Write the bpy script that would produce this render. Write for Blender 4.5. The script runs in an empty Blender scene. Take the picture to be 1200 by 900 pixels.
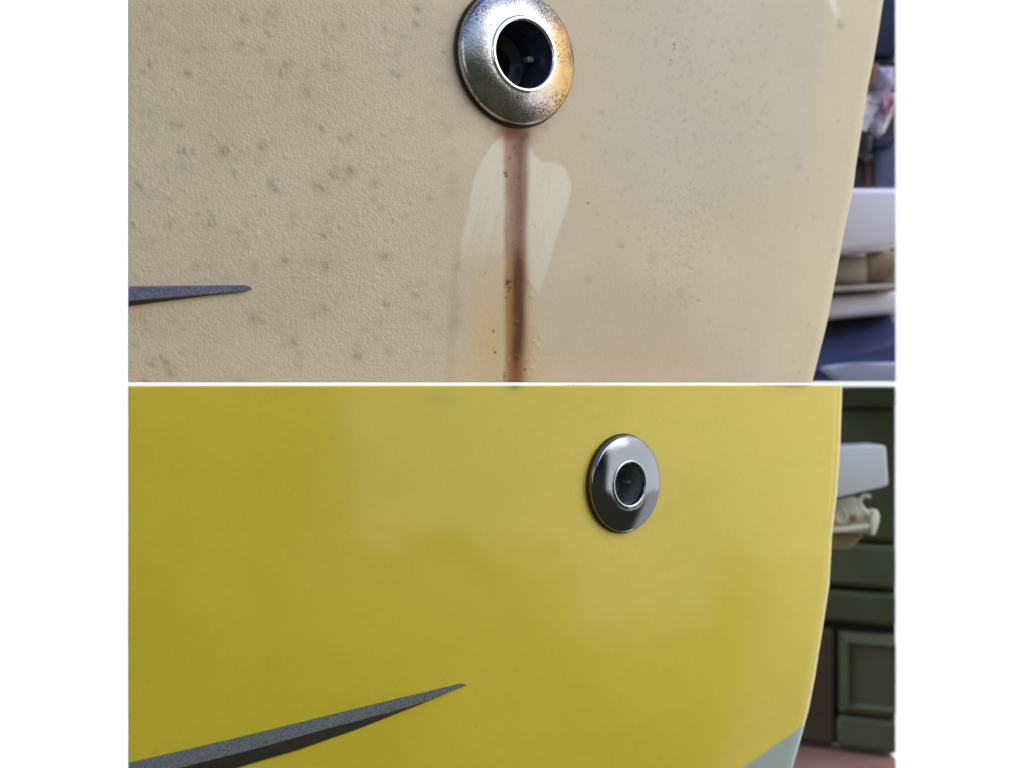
import bpy, bmesh, math, random
import numpy as np
from mathutils import Vector, Matrix
from mathutils.bvhtree import BVHTree

random.seed(7)
rng = np.random.default_rng(11)
scene = bpy.context.scene
COL = scene.collection
DC = 0.9                      # camera to the plane y = 0, metres
PX = 1.0 / 3000.0             # metres per photo pixel on that plane


def lin(c):
    return tuple(((v / 255.0) / 12.92 if v <= 10 else ((v / 255.0 + 0.055) / 1.055) ** 2.4) for v in c)


# ------------------------------------------------------------------ camera
cam_data = bpy.data.cameras.new('camera')
cam = bpy.data.objects.new('camera', cam_data)
COL.objects.link(cam)
cam.location = (0, -DC, 0)
cam.rotation_euler = (math.radians(90), 0, 0)
cam_data.sensor_width = 36
cam_data.lens = 36 * DC / (1200 * PX)
cam_data.clip_start = 0.01
cam_data.clip_end = 50
cam_data.dof.use_dof = True
cam_data.dof.focus_distance = 0.95
cam_data.dof.aperture_fstop = 11.5
scene.camera = cam

# ------------------------------------------------------------------ world: open yard, sky over dark ground
world = bpy.data.worlds.new('World')
scene.world = world
world.use_nodes = True
nt = world.node_tree
nt.nodes.clear()
wo = nt.nodes.new('ShaderNodeOutputWorld')
bg = nt.nodes.new('ShaderNodeBackground')
tc = nt.nodes.new('ShaderNodeTexCoord')
sp = nt.nodes.new('ShaderNodeSeparateXYZ')
nz = nt.nodes.new('ShaderNodeTexNoise')
nz.inputs['Scale'].default_value = 5.0
nz.inputs['Detail'].default_value = 6.0
ad = nt.nodes.new('ShaderNodeMath'); ad.operation = 'MULTIPLY_ADD'
ad.inputs[1].default_value = 0.34
mr = nt.nodes.new('ShaderNodeMapRange')
mr.inputs['From Min'].default_value = -1.0 + 0.17
mr.inputs['From Max'].default_value = 1.0 + 0.17
cr = nt.nodes.new('ShaderNodeValToRGB')
el = cr.color_ramp.elements
el[0].position = 0.0; el[0].color = (0.09, 0.08, 0.06, 1)
el[1].position = 1.0; el[1].color = (0.14, 0.28, 0.80, 1)
for p, c in ((0.47, (0.13, 0.125, 0.085, 1)), (0.53, (0.05, 0.07, 0.045, 1)), (0.62, (0.06, 0.08, 0.055, 1)),
             (0.655, (0.85, 0.92, 1.0, 1)), (0.76, (0.42, 0.60, 1.0, 1))):
    e = el.new(p); e.color = c
nt.links.new(tc.outputs['Generated'], sp.inputs[0])
nt.links.new(tc.outputs['Generated'], nz.inputs['Vector'])
nt.links.new(nz.outputs['Fac'], ad.inputs[0])
nt.links.new(sp.outputs['Z'], ad.inputs[2])
nt.links.new(ad.outputs[0], mr.inputs['Value'])
nt.links.new(mr.outputs[0], cr.inputs[0])
nt.links.new(cr.outputs[0], bg.inputs['Color'])
bg.inputs['Strength'].default_value = 0.75
nt.links.new(bg.outputs[0], wo.inputs[0])


# ------------------------------------------------------------------ lamps
def area(name, loc, target, sx, sy, power, color=(1, 1, 1)):
    d = bpy.data.lights.new(name, 'AREA')
    d.shape = 'RECTANGLE'; d.size = sx; d.size_y = sy; d.energy = power; d.color = color
    o = bpy.data.objects.new(name, d)
    COL.objects.link(o)
    o.location = loc
    o.rotation_euler = (Vector(target) - Vector(loc)).to_track_quat('-Z', 'Y').to_euler()
    return o


area('key_softbox', (1.45, -0.55, 1.0), (0.0, 0.0, 0.0), 1.5, 1.3, 17.5, (1.0, 0.955, 0.90))
area('side_reflection_fill', (1.3, 0.25, 0.40), (0.0, 0.25, 0.40), 1.25, 1.2, 8.5, (1.0, 0.98, 0.95))  # unseen panel added for the large pale reflection on the yellow hull
area('low_reflection_fill', (1.3, 0.08, -0.245), (0.0, 0.08, -0.245), 0.25, 0.085, 0.10, (1.0, 0.98, 0.95))  # unseen panel added for a small reflected patch on the yellow hull
area('right_low_fill', (1.3, 0.60, -0.52), (0.0, 0.60, -0.52), 0.62, 0.62, 1.1, (1.0, 0.98, 0.95))  # unseen panel added to brighten the yellow hull's lower right
area('front_fill', (-0.6, -2.0, 0.5), (0.0, 0.0, 0.0), 1.2, 1.0, 4, (1.0, 0.985, 0.96))  # unseen fill lamp added in front of both hulls
area('backdrop_lamp_upper', (0.0, 0.72, 1.0), (0.0, 1.5, 0.10), 2.6, 0.3, 17.5)  # unseen lamps, upper and lower, added to whiten the backdrop
area('backdrop_lamp_lower', (0.0, 0.72, -1.0), (0.0, 1.5, -0.10), 2.6, 0.3, 17.5)

# ------------------------------------------------------------------ exposure
scene.view_settings.view_transform = 'Standard'
scene.view_settings.look = 'None'
scene.view_settings.exposure = 0.0
scene.view_settings.gamma = 1.0
scene.cycles.use_denoising = True
scene.cycles.max_bounces = 8


# ------------------------------------------------------------------ helpers
def P(px, py, d):
    k = d / DC * PX
    return Vector(((px - 600) * k, d - DC, (450 - py) * k))


def link_mesh(name, me, mat, parent=None):
    o = bpy.data.objects.new(name, me)
    COL.objects.link(o)
    if mat is not None and not me.materials:
        me.materials.append(mat)
    if parent is not None:
        o.parent = parent
        o.matrix_parent_inverse = parent.matrix_world.inverted()
    return o


def empty(name, loc, label=None, cat=None, group=None):
    o = bpy.data.objects.new(name, None)
    COL.objects.link(o)
    o.location = loc
    o.empty_display_size = 0.02
    bpy.context.view_layer.update()
    if label:
        o['label'] = label
        o['category'] = cat
    if group:
        o['group'] = group
    return o


def tag(o, label, cat):
    o['label'] = label
    o['category'] = cat
    return o


def obj_bm(name, bm, mat, parent=None, smooth=False, sharp=None):
    bmesh.ops.recalc_face_normals(bm, faces=bm.faces)
    me = bpy.data.meshes.new(name)
    bm.to_mesh(me); bm.free()
    if smooth:
        me.polygons.foreach_set('use_smooth', [True] * len(me.polygons))
        if sharp:
            me.set_sharp_from_angle(angle=math.radians(sharp))
    return link_mesh(name, me, mat, parent)


def prism(name, outline, d, depth, mat, parent=None, bevel=0.002, seg=3, yaw=0.0):
    """solid from an outline given at distance d, running back by depth, edges rounded"""
    bm = bmesh.new()
    fr = [bm.verts.new(P(x, y, d)) for x, y in outline]
    bk = [bm.verts.new(P(x, y, d) + Vector((-yaw * depth, depth, 0))) for x, y in outline]
    n = len(fr)
    bm.faces.new(fr)
    bm.faces.new(bk[::-1])
    for i in range(n):
        bm.faces.new((fr[i], bk[i], bk[(i + 1) % n], fr[(i + 1) % n]))
    if bevel > 0:
        xm = P(1050, 0, d).x
        ed = [e for e in bm.edges if not all(v.co.x > xm - 1e-5 for v in e.verts)]
        bmesh.ops.bevel(bm, geom=ed, offset=bevel, segments=seg, affect='EDGES', profile=0.5, clamp_overlap=True)
    return obj_bm(name, bm, mat, parent, True, 40)


def box(name, lo, hi, mat, parent=None, bevel=0.001, frame=None, seg=2):
    bm = bmesh.new()
    bmesh.ops.create_cube(bm, size=1.0)
    for v in bm.verts:
        v.co = Vector([lo[i] if v.co[i] < 0 else hi[i] for i in range(3)])
    if bevel > 0:
        ed = [e for e in bm.edges if not all(abs(v.co.x) < 1e-6 for v in e.verts)]
        bmesh.ops.bevel(bm, geom=ed, offset=bevel, segments=seg, affect='EDGES', clamp_overlap=True)
    if frame is not None:
        bmesh.ops.transform(bm, matrix=frame, verts=bm.verts)
    return obj_bm(name, bm, mat, parent, True, 40)


def lathe(name, prof, M, mat, parent=None, seg=128, closed=False, sharp=50):
    bm = bmesh.new()
    rings = []
    for r, h in prof:
        rings.append([bm.verts.new(M @ Vector((r * math.cos(2 * math.pi * i / seg), r * math.sin(2 * math.pi * i / seg), h)))
                      for i in range(seg)])
    pairs = list(zip(rings[:-1], rings[1:]))
    if closed:
        pairs.append((rings[-1], rings[0]))
    for a, b in pairs:
        for i in range(seg):
            j = (i + 1) % seg
            bm.faces.new((a[i], a[j], b[j], b[i]))
    if not closed:
        bm.faces.new(rings[-1])
    return obj_bm(name, bm, mat, parent, True, sharp)


def smoothstep(a, b, x):
    t = np.clip((x - a) / (b - a), 0, 1)
    return t * t * (3 - 2 * t)


def vnoise(x, y, cell, seed):
    """smooth value noise in 0..1 at any arrays of points"""
    g = np.random.default_rng(seed).random((257, 257))
    u = x / cell; v = y / cell
    iu = np.floor(u).astype(int); iv = np.floor(v).astype(int)
    fu = u - iu; fv = v - iv
    fu = fu * fu * (3 - 2 * fu); fv = fv * fv * (3 - 2 * fv)
    iu %= 256; iv %= 256
    a = g[iu, iv]; b = g[iu + 1, iv]; c = g[iu, iv + 1]; e = g[iu + 1, iv + 1]
    return (a * (1 - fu) + b * fu) * (1 - fv) + (c * (1 - fu) + e * fu) * fv


def fnoise(x, y, cell, seed, octaves=4):
    s = 0; w = 0
    for o in range(octaves):
        s = s + vnoise(x + 31.7 * o, y + 17.3 * o, cell / 2 ** o, seed + o) * 0.5 ** o
        w += 0.5 ** o
    return s / w


def in_poly(x, y, poly):
    ins = np.zeros(x.shape, bool)
    n = len(poly)
    for i in range(n):
        x1, y1 = poly[i]; x2, y2 = poly[(i + 1) % n]
        if y1 == y2:
            continue
        c = ((y1 > y) != (y2 > y)) & (x < (x2 - x1) * (y - y1) / (y2 - y1) + x1)
        ins ^= c
    return ins


def poly_mask(x, y, poly, soft):
    """1 inside the outline, fading over soft units across its edge"""
    d = np.full(x.shape, 1e9)
    n = len(poly)
    for i in range(n):
        ax, ay = poly[i]; bx, by = poly[(i + 1) % n]
        vx, vy = bx - ax, by - ay
        t = np.clip(((x - ax) * vx + (y - ay) * vy) / (vx * vx + vy * vy + 1e-9), 0, 1)
        d = np.minimum(d, np.hypot(x - ax - t * vx, y - ay - t * vy))
    d = np.where(in_poly(x, y, poly), d, -d)
    return smoothstep(-soft, soft, d)


# ------------------------------------------------------------------ materials
def new_mat(name):
    m = bpy.data.materials.new(name)
    m.use_nodes = True
    return m, m.node_tree, m.node_tree.nodes['Principled BSDF']


def coord(nt):
    return nt.nodes.new('ShaderNodeTexCoord').outputs['Object']


def simple(name, rgb, rough=0.5, metal=0.0, var=0.15, scale=60.0, bump=0.0, bscale=400.0, coat=0.0, spec=0.5, rvar=0.1):
    m, nt, b = new_mat(name)
    c = lin(rgb)
    n = nt.nodes.new('ShaderNodeTexNoise')
    n.inputs['Scale'].default_value = scale; n.inputs['Detail'].default_value = 6
    nt.links.new(coord(nt), n.inputs['Vector'])
    r = nt.nodes.new('ShaderNodeValToRGB')
    r.color_ramp.elements[0].position = 0.3; r.color_ramp.elements[1].position = 0.7
    r.color_ramp.elements[0].color = tuple(v * (1 - var) for v in c) + (1,)
    r.color_ramp.elements[1].color = tuple(min(1, v * (1 + var)) for v in c) + (1,)
    nt.links.new(n.outputs['Fac'], r.inputs[0])
    nt.links.new(r.outputs[0], b.inputs['Base Color'])
    mp = nt.nodes.new('ShaderNodeMapRange')
    mp.inputs['To Min'].default_value = max(0, rough - rvar); mp.inputs['To Max'].default_value = min(1, rough + rvar)
    nt.links.new(n.outputs['Fac'], mp.inputs['Value'])
    nt.links.new(mp.outputs[0], b.inputs['Roughness'])
    b.inputs['Metallic'].default_value = metal
    b.inputs['Coat Weight'].default_value = coat
    b.inputs['Coat Roughness'].default_value = 0.05
    b.inputs['Specular IOR Level'].default_value = spec
    if bump > 0:
        n2 = nt.nodes.new('ShaderNodeTexNoise')
        n2.inputs['Scale'].default_value = bscale; n2.inputs['Detail'].default_value = 3
        nt.links.new(coord(nt), n2.inputs['Vector'])
        bp = nt.nodes.new('ShaderNodeBump')
        bp.inputs['Strength'].default_value = bump; bp.inputs['Distance'].default_value = 0.001
        nt.links.new(n2.outputs['Fac'], bp.inputs['Height'])
        nt.links.new(bp.outputs[0], b.inputs['Normal'])
    return m


def painted(name, rough, coat, coat_rough, peel, peel_scale, grain, spec=0.5, granular=False):
    """gelcoat: colour comes from the 'paint' attribute, with a fine grain and orange peel"""
    m, nt, b = new_mat(name)
    at = nt.nodes.new('ShaderNodeAttribute'); at.attribute_name = 'paint'
    co = coord(nt)
    n = nt.nodes.new('ShaderNodeTexNoise')
    n.inputs['Scale'].default_value = 900; n.inputs['Detail'].default_value = 4
    nt.links.new(co, n.inputs['Vector'])
    mp = nt.nodes.new('ShaderNodeMapRange')
    mp.inputs['From Min'].default_value = 0.25; mp.inputs['From Max'].default_value = 0.75
    mp.inputs['To Min'].default_value = 1 - grain; mp.inputs['To Max'].default_value = 1 + grain
    nt.links.new(n.outputs['Fac'], mp.inputs['Value'])
    mul = nt.nodes.new('ShaderNodeVectorMath'); mul.operation = 'SCALE'
    nt.links.new(at.outputs['Color'], mul.inputs[0])
    nt.links.new(mp.outputs[0], mul.inputs['Scale'])
    nt.links.new(mul.outputs[0], b.inputs['Base Color'])
    b.inputs['Roughness'].default_value = rough
    b.inputs['Specular IOR Level'].default_value = spec
    b.inputs['Coat Weight'].default_value = coat
    b.inputs['Coat Roughness'].default_value = coat_rough
    ra = nt.nodes.new('ShaderNodeAttribute'); ra.attribute_name = 'relief'
    mm = nt.nodes.new('ShaderNodeMath'); mm.operation = 'MULTIPLY'
    if granular:                     # small rounded pimples
        n2 = nt.nodes.new('ShaderNodeTexVoronoi'); n2.feature = 'SMOOTH_F1'
        n2.inputs['Scale'].default_value = peel_scale; n2.inputs['Smoothness'].default_value = 0.35
        nt.links.new(co, n2.inputs['Vector'])
        inv = nt.nodes.new('ShaderNodeMath'); inv.operation = 'SUBTRACT'; inv.inputs[0].default_value = 1.0
        nt.links.new(n2.outputs['Distance'], inv.inputs[1])
        nt.links.new(inv.outputs[0], mm.inputs[0])
    else:
        n2 = nt.nodes.new('ShaderNodeTexNoise')
        n2.inputs['Scale'].default_value = peel_scale; n2.inputs['Detail'].default_value = 2.0
        nt.links.new(co, n2.inputs['Vector'])
        nt.links.new(n2.outputs['Fac'], mm.inputs[0])
    nt.links.new(ra.outputs['Fac'], mm.inputs[1])
    bp = nt.nodes.new('ShaderNodeBump')
    bp.inputs['Strength'].default_value = peel; bp.inputs['Distance'].default_value = 0.0006
    nt.links.new(mm.outputs[0], bp.inputs['Height'])
    nt.links.new(bp.outputs[0], b.inputs['Normal'])
    return m


def chrome(name, pit, tint=None, rough=0.08, centre=(0, 0, 0), base=(0.56, 0.57, 0.60)):
    """polished stainless with pitting and, where tint is given, a warm reflection painted into the edge facing +x"""
    m, nt, b = new_mat(name)
    co = coord(nt)
    n = nt.nodes.new('ShaderNodeTexNoise')
    n.inputs['Scale'].default_value = 1100; n.inputs['Detail'].default_value = 5
    n.inputs['Roughness'].default_value = 0.75
    nt.links.new(co, n.inputs['Vector'])
    nb = nt.nodes.new('ShaderNodeTexNoise')
    nb.inputs['Scale'].default_value = 90; nb.inputs['Detail'].default_value = 5
    nt.links.new(co, nb.inputs['Vector'])
    big = nt.nodes.new('ShaderNodeMapRange')
    big.inputs['From Min'].default_value = 0.38; big.inputs['From Max'].default_value = 0.60
    nt.links.new(nb.outputs['Fac'], big.inputs['Value'])
    pm = nt.nodes.new('ShaderNodeMapRange')
    pm.inputs['From Min'].default_value = 0.45; pm.inputs['From Max'].default_value = 0.55
    nt.links.new(n.outputs['Fac'], pm.inputs['Value'])
    pf = nt.nodes.new('ShaderNodeMath'); pf.operation = 'MULTIPLY'
    nt.links.new(pm.outputs[0], pf.inputs[0]); nt.links.new(big.outputs[0], pf.inputs[1])
    pf2 = nt.nodes.new('ShaderNodeMath'); pf2.operation = 'MULTIPLY'; pf2.inputs[1].default_value = pit
    nt.links.new(pf.outputs[0], pf2.inputs[0])
    mix = nt.nodes.new('ShaderNodeMix'); mix.data_type = 'RGBA'
    mix.inputs['A'].default_value = base + (1,)
    mix.inputs['B'].default_value = (0.06, 0.055, 0.05, 1)
    nt.links.new(pf2.outputs[0], mix.inputs['Factor'])
    last = mix.outputs['Result']
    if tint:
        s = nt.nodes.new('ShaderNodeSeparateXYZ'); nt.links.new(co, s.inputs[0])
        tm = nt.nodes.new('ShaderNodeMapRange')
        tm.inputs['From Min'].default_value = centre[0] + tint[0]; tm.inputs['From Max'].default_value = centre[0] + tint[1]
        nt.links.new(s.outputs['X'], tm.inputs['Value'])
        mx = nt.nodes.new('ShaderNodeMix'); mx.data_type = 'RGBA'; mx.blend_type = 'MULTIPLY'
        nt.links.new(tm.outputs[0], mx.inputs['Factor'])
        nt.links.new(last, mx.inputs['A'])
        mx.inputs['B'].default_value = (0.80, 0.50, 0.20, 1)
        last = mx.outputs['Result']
    nt.links.new(last, b.inputs['Base Color'])
    b.inputs['Metallic'].default_value = 1.0
    rr = nt.nodes.new('ShaderNodeMapRange')
    rr.inputs['To Min'].default_value = rough; rr.inputs['To Max'].default_value = rough + 0.22
    nt.links.new(pf2.outputs[0], rr.inputs['Value'])
    nt.links.new(rr.outputs[0], b.inputs['Roughness'])
    bp = nt.nodes.new('ShaderNodeBump')
    bp.inputs['Strength'].default_value = 0.2 + 0.35 * pit; bp.inputs['Distance'].default_value = 0.00008 + 0.00012 * pit
    nt.links.new(n.outputs['Fac'], bp.inputs['Height'])
    nt.links.new(bp.outputs[0], b.inputs['Normal'])
    return m


def pebbled(name, lo, hi, scale=1300):
    m, nt, b = new_mat(name)
    co = coord(nt)
    v = nt.nodes.new('ShaderNodeTexNoise')
    v.inputs['Scale'].default_value = scale; v.inputs['Detail'].default_value = 3; v.inputs['Roughness'].default_value = 0.7
    nt.links.new(co, v.inputs['Vector'])
    r = nt.nodes.new('ShaderNodeValToRGB')
    r.color_ramp.elements[0].position = 0.38; r.color_ramp.elements[0].color = lin(lo) + (1,)
    r.color_ramp.elements[1].position = 0.66; r.color_ramp.elements[1].color = lin(hi) + (1,)
    nt.links.new(v.outputs['Fac'], r.inputs[0])
    nt.links.new(r.outputs[0], b.inputs['Base Color'])
    b.inputs['Roughness'].default_value = 0.42
    bp = nt.nodes.new('ShaderNodeBump')
    bp.inputs['Strength'].default_value = 0.9; bp.inputs['Distance'].default_value = 0.0005
    nt.links.new(v.outputs['Fac'], bp.inputs['Height'])
    nt.links.new(bp.outputs[0], b.inputs['Normal'])
    return m


# ------------------------------------------------------------------ white backdrop behind everything
M_backdrop = simple('matt_white_paper', (246, 246, 246), 0.9, var=0.01, scale=3)
bm = bmesh.new()
for a, b_ in ((-3, -3), (3, -3), (3, 3), (-3, 3)):
    bm.verts.new((a, 1.5, b_))
bm.faces.new(bm.verts)
bd = obj_bm('backdrop', bm, M_backdrop)
bd['kind'] = 'structure'


# ------------------------------------------------------------------ hull shells
def section(a0, a1, width_ref, rc, corner_end, tail, n_main, n_arc, n_tail):
    """plan curve of a hull side: slightly convex run, round corner, short return; starts at 0,0"""
    xs, ys = [0.0], [0.0]
    for i in range(n_main):
        t = (i + 0.5) / n_main
        a = math.radians(a0 + (a1 - a0) * t * t)
        ds = 1.0 / n_main
        xs.append(xs[-1] + ds * math.cos(a) / math.cos(math.radians(a1)))
        ys.append(ys[-1] + ds * math.sin(a) / math.cos(math.radians(a1)))
    return np.array(xs), np.array(ys)


def hull_shell(name, contour, z0, z1, nz_, a0, a1, rc, yleft, pitch, belly, n_main, n_arc, n_tail, tail, thick, cend):
    """grid of points: rows by height, columns along the plan curve; the corner follows the contour"""
    cy = np.array([c[1] for c in contour], float); cx = np.array([c[0] for c in contour], float)
    xs, ys = section(a0, a1, 0, rc, cend, tail, n_main, 0, 0)
    zs = np.linspace(z0, z1, nz_)
    rows = []
    A1 = math.radians(a1)
    for z in zs:
        yl = yleft + pitch * z + belly(z)
        dl = DC + yl
        xl = -450 * PX * dl / DC
        W = 0.26
        for it in range(30):
            # run scaled to W metres, then arc
            X = xl + xs / xs[-1] * W
            Y = yl + ys / xs[-1] * W
            th = np.radians(np.linspace(a1, cend, n_arc + 1))[1:]
            ccx = X[-1] - rc * math.sin(A1); ccy = Y[-1] + rc * math.cos(A1)
            AX = ccx + rc * np.sin(th); AY = ccy - rc * np.cos(th)
            allx = np.concatenate([X, AX]); ally = np.concatenate([Y, AY])
            pr = 600 + allx / (DC + ally) * DC / PX
            i = int(np.argmax(pr))
            row = 450 - z / (DC + ally[i]) * DC / PX
            tgt = np.interp(row, cy, cx)
            W += (tgt - pr[i]) * PX * (DC + ally[i]) / DC * 0.9
        e = math.radians(cend)
        tl = np.linspace(0, tail, n_tail + 1)[1:]
        TX = AX[-1] + tl * math.cos(e); TY = AY[-1] + tl * math.sin(e)
        fx = np.concatenate([X, AX, TX]); fy = np.concatenate([Y, AY, TY])
        rows.append(np.stack([fx, fy, np.full_like(fx, z)], 1))
    return np.array(rows)


def grid_normals(G):
    du = np.gradient(G, axis=1); dv = np.gradient(G, axis=0)
    n = np.cross(du, dv)
    n /= np.linalg.norm(n, axis=2, keepdims=True) + 1e-12
    return n           # points outward (towards the camera side)


def shell_mesh(name, G, N, thick, paint, relief, mat, parent, hole=None):
    nr, nc, _ = G.shape
    # back skin on a coarser set would need stitching; use the rim only: walls that run back by the shell thickness
    F = N.copy(); F[..., 2] = 0
    F /= np.linalg.norm(F, axis=2, keepdims=True)
    w = np.clip((F[..., 0:1] - 0.75) / 0.2, 0, 1)        # plain run: cut square to the back; corner: along the normal
    B = G - F * thick * w + np.array((0.0, 1.0, 0.0)) * thick * (1 - w)
    verts = np.concatenate([G.reshape(-1, 3), B.reshape(-1, 3)])
    off = nr * nc
    idx = np.arange(off).reshape(nr, nc)
    q = np.stack([idx[:-1, :-1], idx[:-1, 1:], idx[1:, 1:], idx[1:, :-1]], -1).reshape(-1, 4)
    st = 8
    ri = np.unique(np.append(np.arange(0, nr, st), nr - 1)); ci = np.unique(np.append(np.arange(0, nc, st), nc - 1))
    bi = idx[np.ix_(ri, ci)] + off
    qb = np.stack([bi[:-1, :-1], bi[1:, :-1], bi[1:, 1:], bi[:-1, 1:]], -1).reshape(-1, 4)
    if hole is not None:
        hc, hn, hr_ = hole
        dv = verts - np.array(hc)
        al = dv @ np.array(hn)
        rad = np.linalg.norm(dv - al[:, None] * np.array(hn), axis=1)
        q = q[~(rad[q] < hr_).any(1)]
        qb = qb[~(rad[qb] < hr_).any(1)]
    rim = np.concatenate([idx[0, :], idx[1:, -1], idx[-1, -2::-1], idx[-2:0:-1, 0]])
    rn = np.roll(rim, -1)
    qr = np.stack([rim, rim + off, rn + off, rn], -1)
    Q = np.concatenate([q, qb, qr]).astype(np.int32)
    used = np.unique(Q)
    remap = np.full(len(verts), -1, np.int32); remap[used] = np.arange(len(used))
    V = verts[used]; Q = remap[Q]
    me = bpy.data.meshes.new(name)
    me.vertices.add(len(V)); me.vertices.foreach_set('co', V.astype(np.float32).ravel())
    me.loops.add(Q.size); me.loops.foreach_set('vertex_index', Q.ravel())
    me.polygons.add(len(Q))
    me.polygons.foreach_set('loop_start', np.arange(0, Q.size, 4, dtype=np.int32))
    sm = np.zeros(len(Q), bool); sm[:len(q)] = True
    me.polygons.foreach_set('use_smooth', sm)
    me.update(calc_edges=True)
    pc = np.ones((len(verts), 4), np.float32)
    pc[:off, :3] = paint.reshape(-1, 3); pc[off:, :3] = paint.reshape(-1, 3)
    a = me.attributes.new('paint', 'FLOAT_COLOR', 'POINT'); a.data.foreach_set('color', pc[used].ravel())
    rl = np.concatenate([relief.ravel(), np.zeros(off)]).astype(np.float32)
    a = me.attributes.new('relief', 'FLOAT', 'POINT'); a.data.foreach_set('value', rl[used])
    return link_mesh(name, me, mat, parent)


def bvh_of(G, st=3):
    g = G[::st, ::st]
    nr, nc, _ = g.shape
    idx = np.arange(nr * nc).reshape(nr, nc)
    q = np.stack([idx[:-1, :-1], idx[:-1, 1:], idx[1:, 1:], idx[1:, :-1]], -1).reshape(-1, 4)
    return BVHTree.FromPolygons([Vector(v) for v in g.reshape(-1, 3)], [tuple(int(i) for i in f) for f in q])


CAMP = Vector((0, -DC, 0))


def hit(tree, px, py):
    dr = (P(px, py, DC) - CAMP).normalized()
    loc, nrm, i, dist = tree.ray_cast(CAMP, dr)
    if loc is None:
        return None, None, dr
    if nrm.dot(dr) > 0:
        nrm = -nrm
    return loc, nrm, dr


def project(G):
    d = DC + G[..., 1]
    return 600 + G[..., 0] / d * DC / PX, 450 - G[..., 2] / d * DC / PX


GAP = 0.00062

# ---- upper, cream hull
con_u = [(1052, -80), (1044, -40), (1035, 0), (1030, 33), (1023.5, 71.5), (1017, 102), (1009.5, 153), (1003, 194), (1000, 220), (989, 272),
         (979, 327), (969, 379), (960, 415), (952, 447), (938, 500)]
GU = hull_shell('hull', con_u, GAP, 0.190, 420, 32, 41, 0.016, -0.025, 0.03, lambda z: 0.2 * z * z, 760, 60, 14, 0.05, 0.007, 128)
NU = grid_normals(GU)
# ---- lower, yellow hull
con_l = [(988, 440), (987, 460), (985, 520), (981, 580), (975, 630), (972, 685), (963, 745), (955.6, 790), (948, 830), (940, 860), (929, 900),
         (905, 940), (880, 970)]
GL = hull_shell('hull', con_l, -0.200, -GAP, 300, 39, 47, 0.024, -0.065, -0.02,
                lambda z: 0.3 * max(0.0, -z - 0.10) ** 2, 520, 60, 14, 0.05, 0.007, 122)
NL = grid_normals(GL)

# ---------------- paint of the cream hull
x, y = project(GU)
sx = x; sy = y
base = np.array(lin((206, 190, 163)))
warm = np.array(lin((196, 177, 140)))
cool = np.array(lin((188, 180, 165)))
big = fnoise(sx, sy, 170, 3, 3)[..., None]
paint = base * (1 - 0.0 * big)
wf = smoothstep(0.45, 0.75, fnoise(sx, sy, 260, 21, 3))[..., None]
paint = paint * (1 - 0.5 * wf) + warm * 0.5 * wf
cf = (smoothstep(640, 800, sx) * smoothstep(330, 140, sy) * (0.55 + 0.45 * fnoise(sx, sy, 120, 30, 3)))[..., None]
paint = paint * (1 - 0.8 * cf) + cool * 0.8 * cf
paint = paint * (0.955 + 0.09 * fnoise(sx, sy, 60, 41, 4))[..., None]
# yellowing towards the hull corner
yb = (smoothstep(-75, -45, sx - np.interp(sy, [c[1] for c in con_u], [c[0] for c in con_u]))
      * (0.55 + 0.45 * fnoise(sx, sy * 0.3, 40, 50, 3)))[..., None]
paint = paint * (1 - 0.45 * yb) + np.array(lin((214, 200, 160))) * 0.45 * yb

# blister field: bumps on the left, dark halos round some of them
bl = np.zeros(x.shape)
halo = np.zeros(x.shape)
dens_left = lambda px, py: (1 - float(smoothstep(np.float64(430), np.float64(545), np.float64(px))))
dxp = (x[:, 1:760] - x[:, 0:759]).mean()


def stamp(arr, px, py, r, amp, power=1.0, mode='max'):
    # locate by nearest row / column, then work on a window
    j = int(np.argmin(np.abs(y[:, 200] - py)))
    i = int(np.argmin(np.abs(x[j, :780] - px)))
    j = int(np.argmin(np.abs(y[:, i] - py)))
    wi = int(r * 3.2 / 0.95) + 4
    j0, j1 = max(0, j - wi), min(arr.shape[0], j + wi + 1)
    i0, i1 = max(0, i - wi), min(arr.shape[1], i + wi + 1)
    dd = ((x[j0:j1, i0:i1] - px) ** 2 + (y[j0:j1, i0:i1] - py) ** 2) / (r * r)
    g = amp * np.exp(-dd ** power)
    if mode == 'max':
        arr[j0:j1, i0:i1] = np.maximum(arr[j0:j1, i0:i1], g)
    else:
        arr[j0:j1, i0:i1] += g


r2 = random.Random(5)
k = 0
while k < 330:
    px, py = r2.uniform(152, 560), r2.uniform(2, 446)
    if r2.random() > dens_left(px, py) + 0.05:
        continue
    if py > 345 and px > 200 and r2.random() < 0.6:
        continue
    stamp(bl, px, py, r2.uniform(2.0, 3.2), r2.uniform(0.35, 0.9), 1.4)
    k += 1
clusters = [(165, 355), (205, 145), (212, 146), (176, 76), (220, 85), (227, 175), (215, 176), (262, 177), (268, 175), (164, 215), (276, 202),
            (330, 85), (336, 77), (360, 107), (385, 76), (378, 150), (403, 160), (312, 168), (308, 172), (318, 215), (324, 222), (373, 218),
            (379, 222), (392, 202), (411, 200), (410, 160), (440, 213), (448, 242), (452, 300), (410, 195), (200, 262), (156, 263), (246, 262),
            (250, 255), (335, 304), (382, 310), (381, 274), (476, 252), (505, 230), (490, 28), (490, 10), (467, 87), (452, 32), (380, 32),
            (315, 40), (320, 14), (240, 55), (282, 52), (288, 22), (170, 446), (190, 418), (195, 424), (178, 425), (200, 435), (353, 425),
            (420, 416), (345, 400), (310, 375), (298, 372), (455, 355), (380, 360), (370, 365), (490, 345), (520, 60)]
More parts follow.
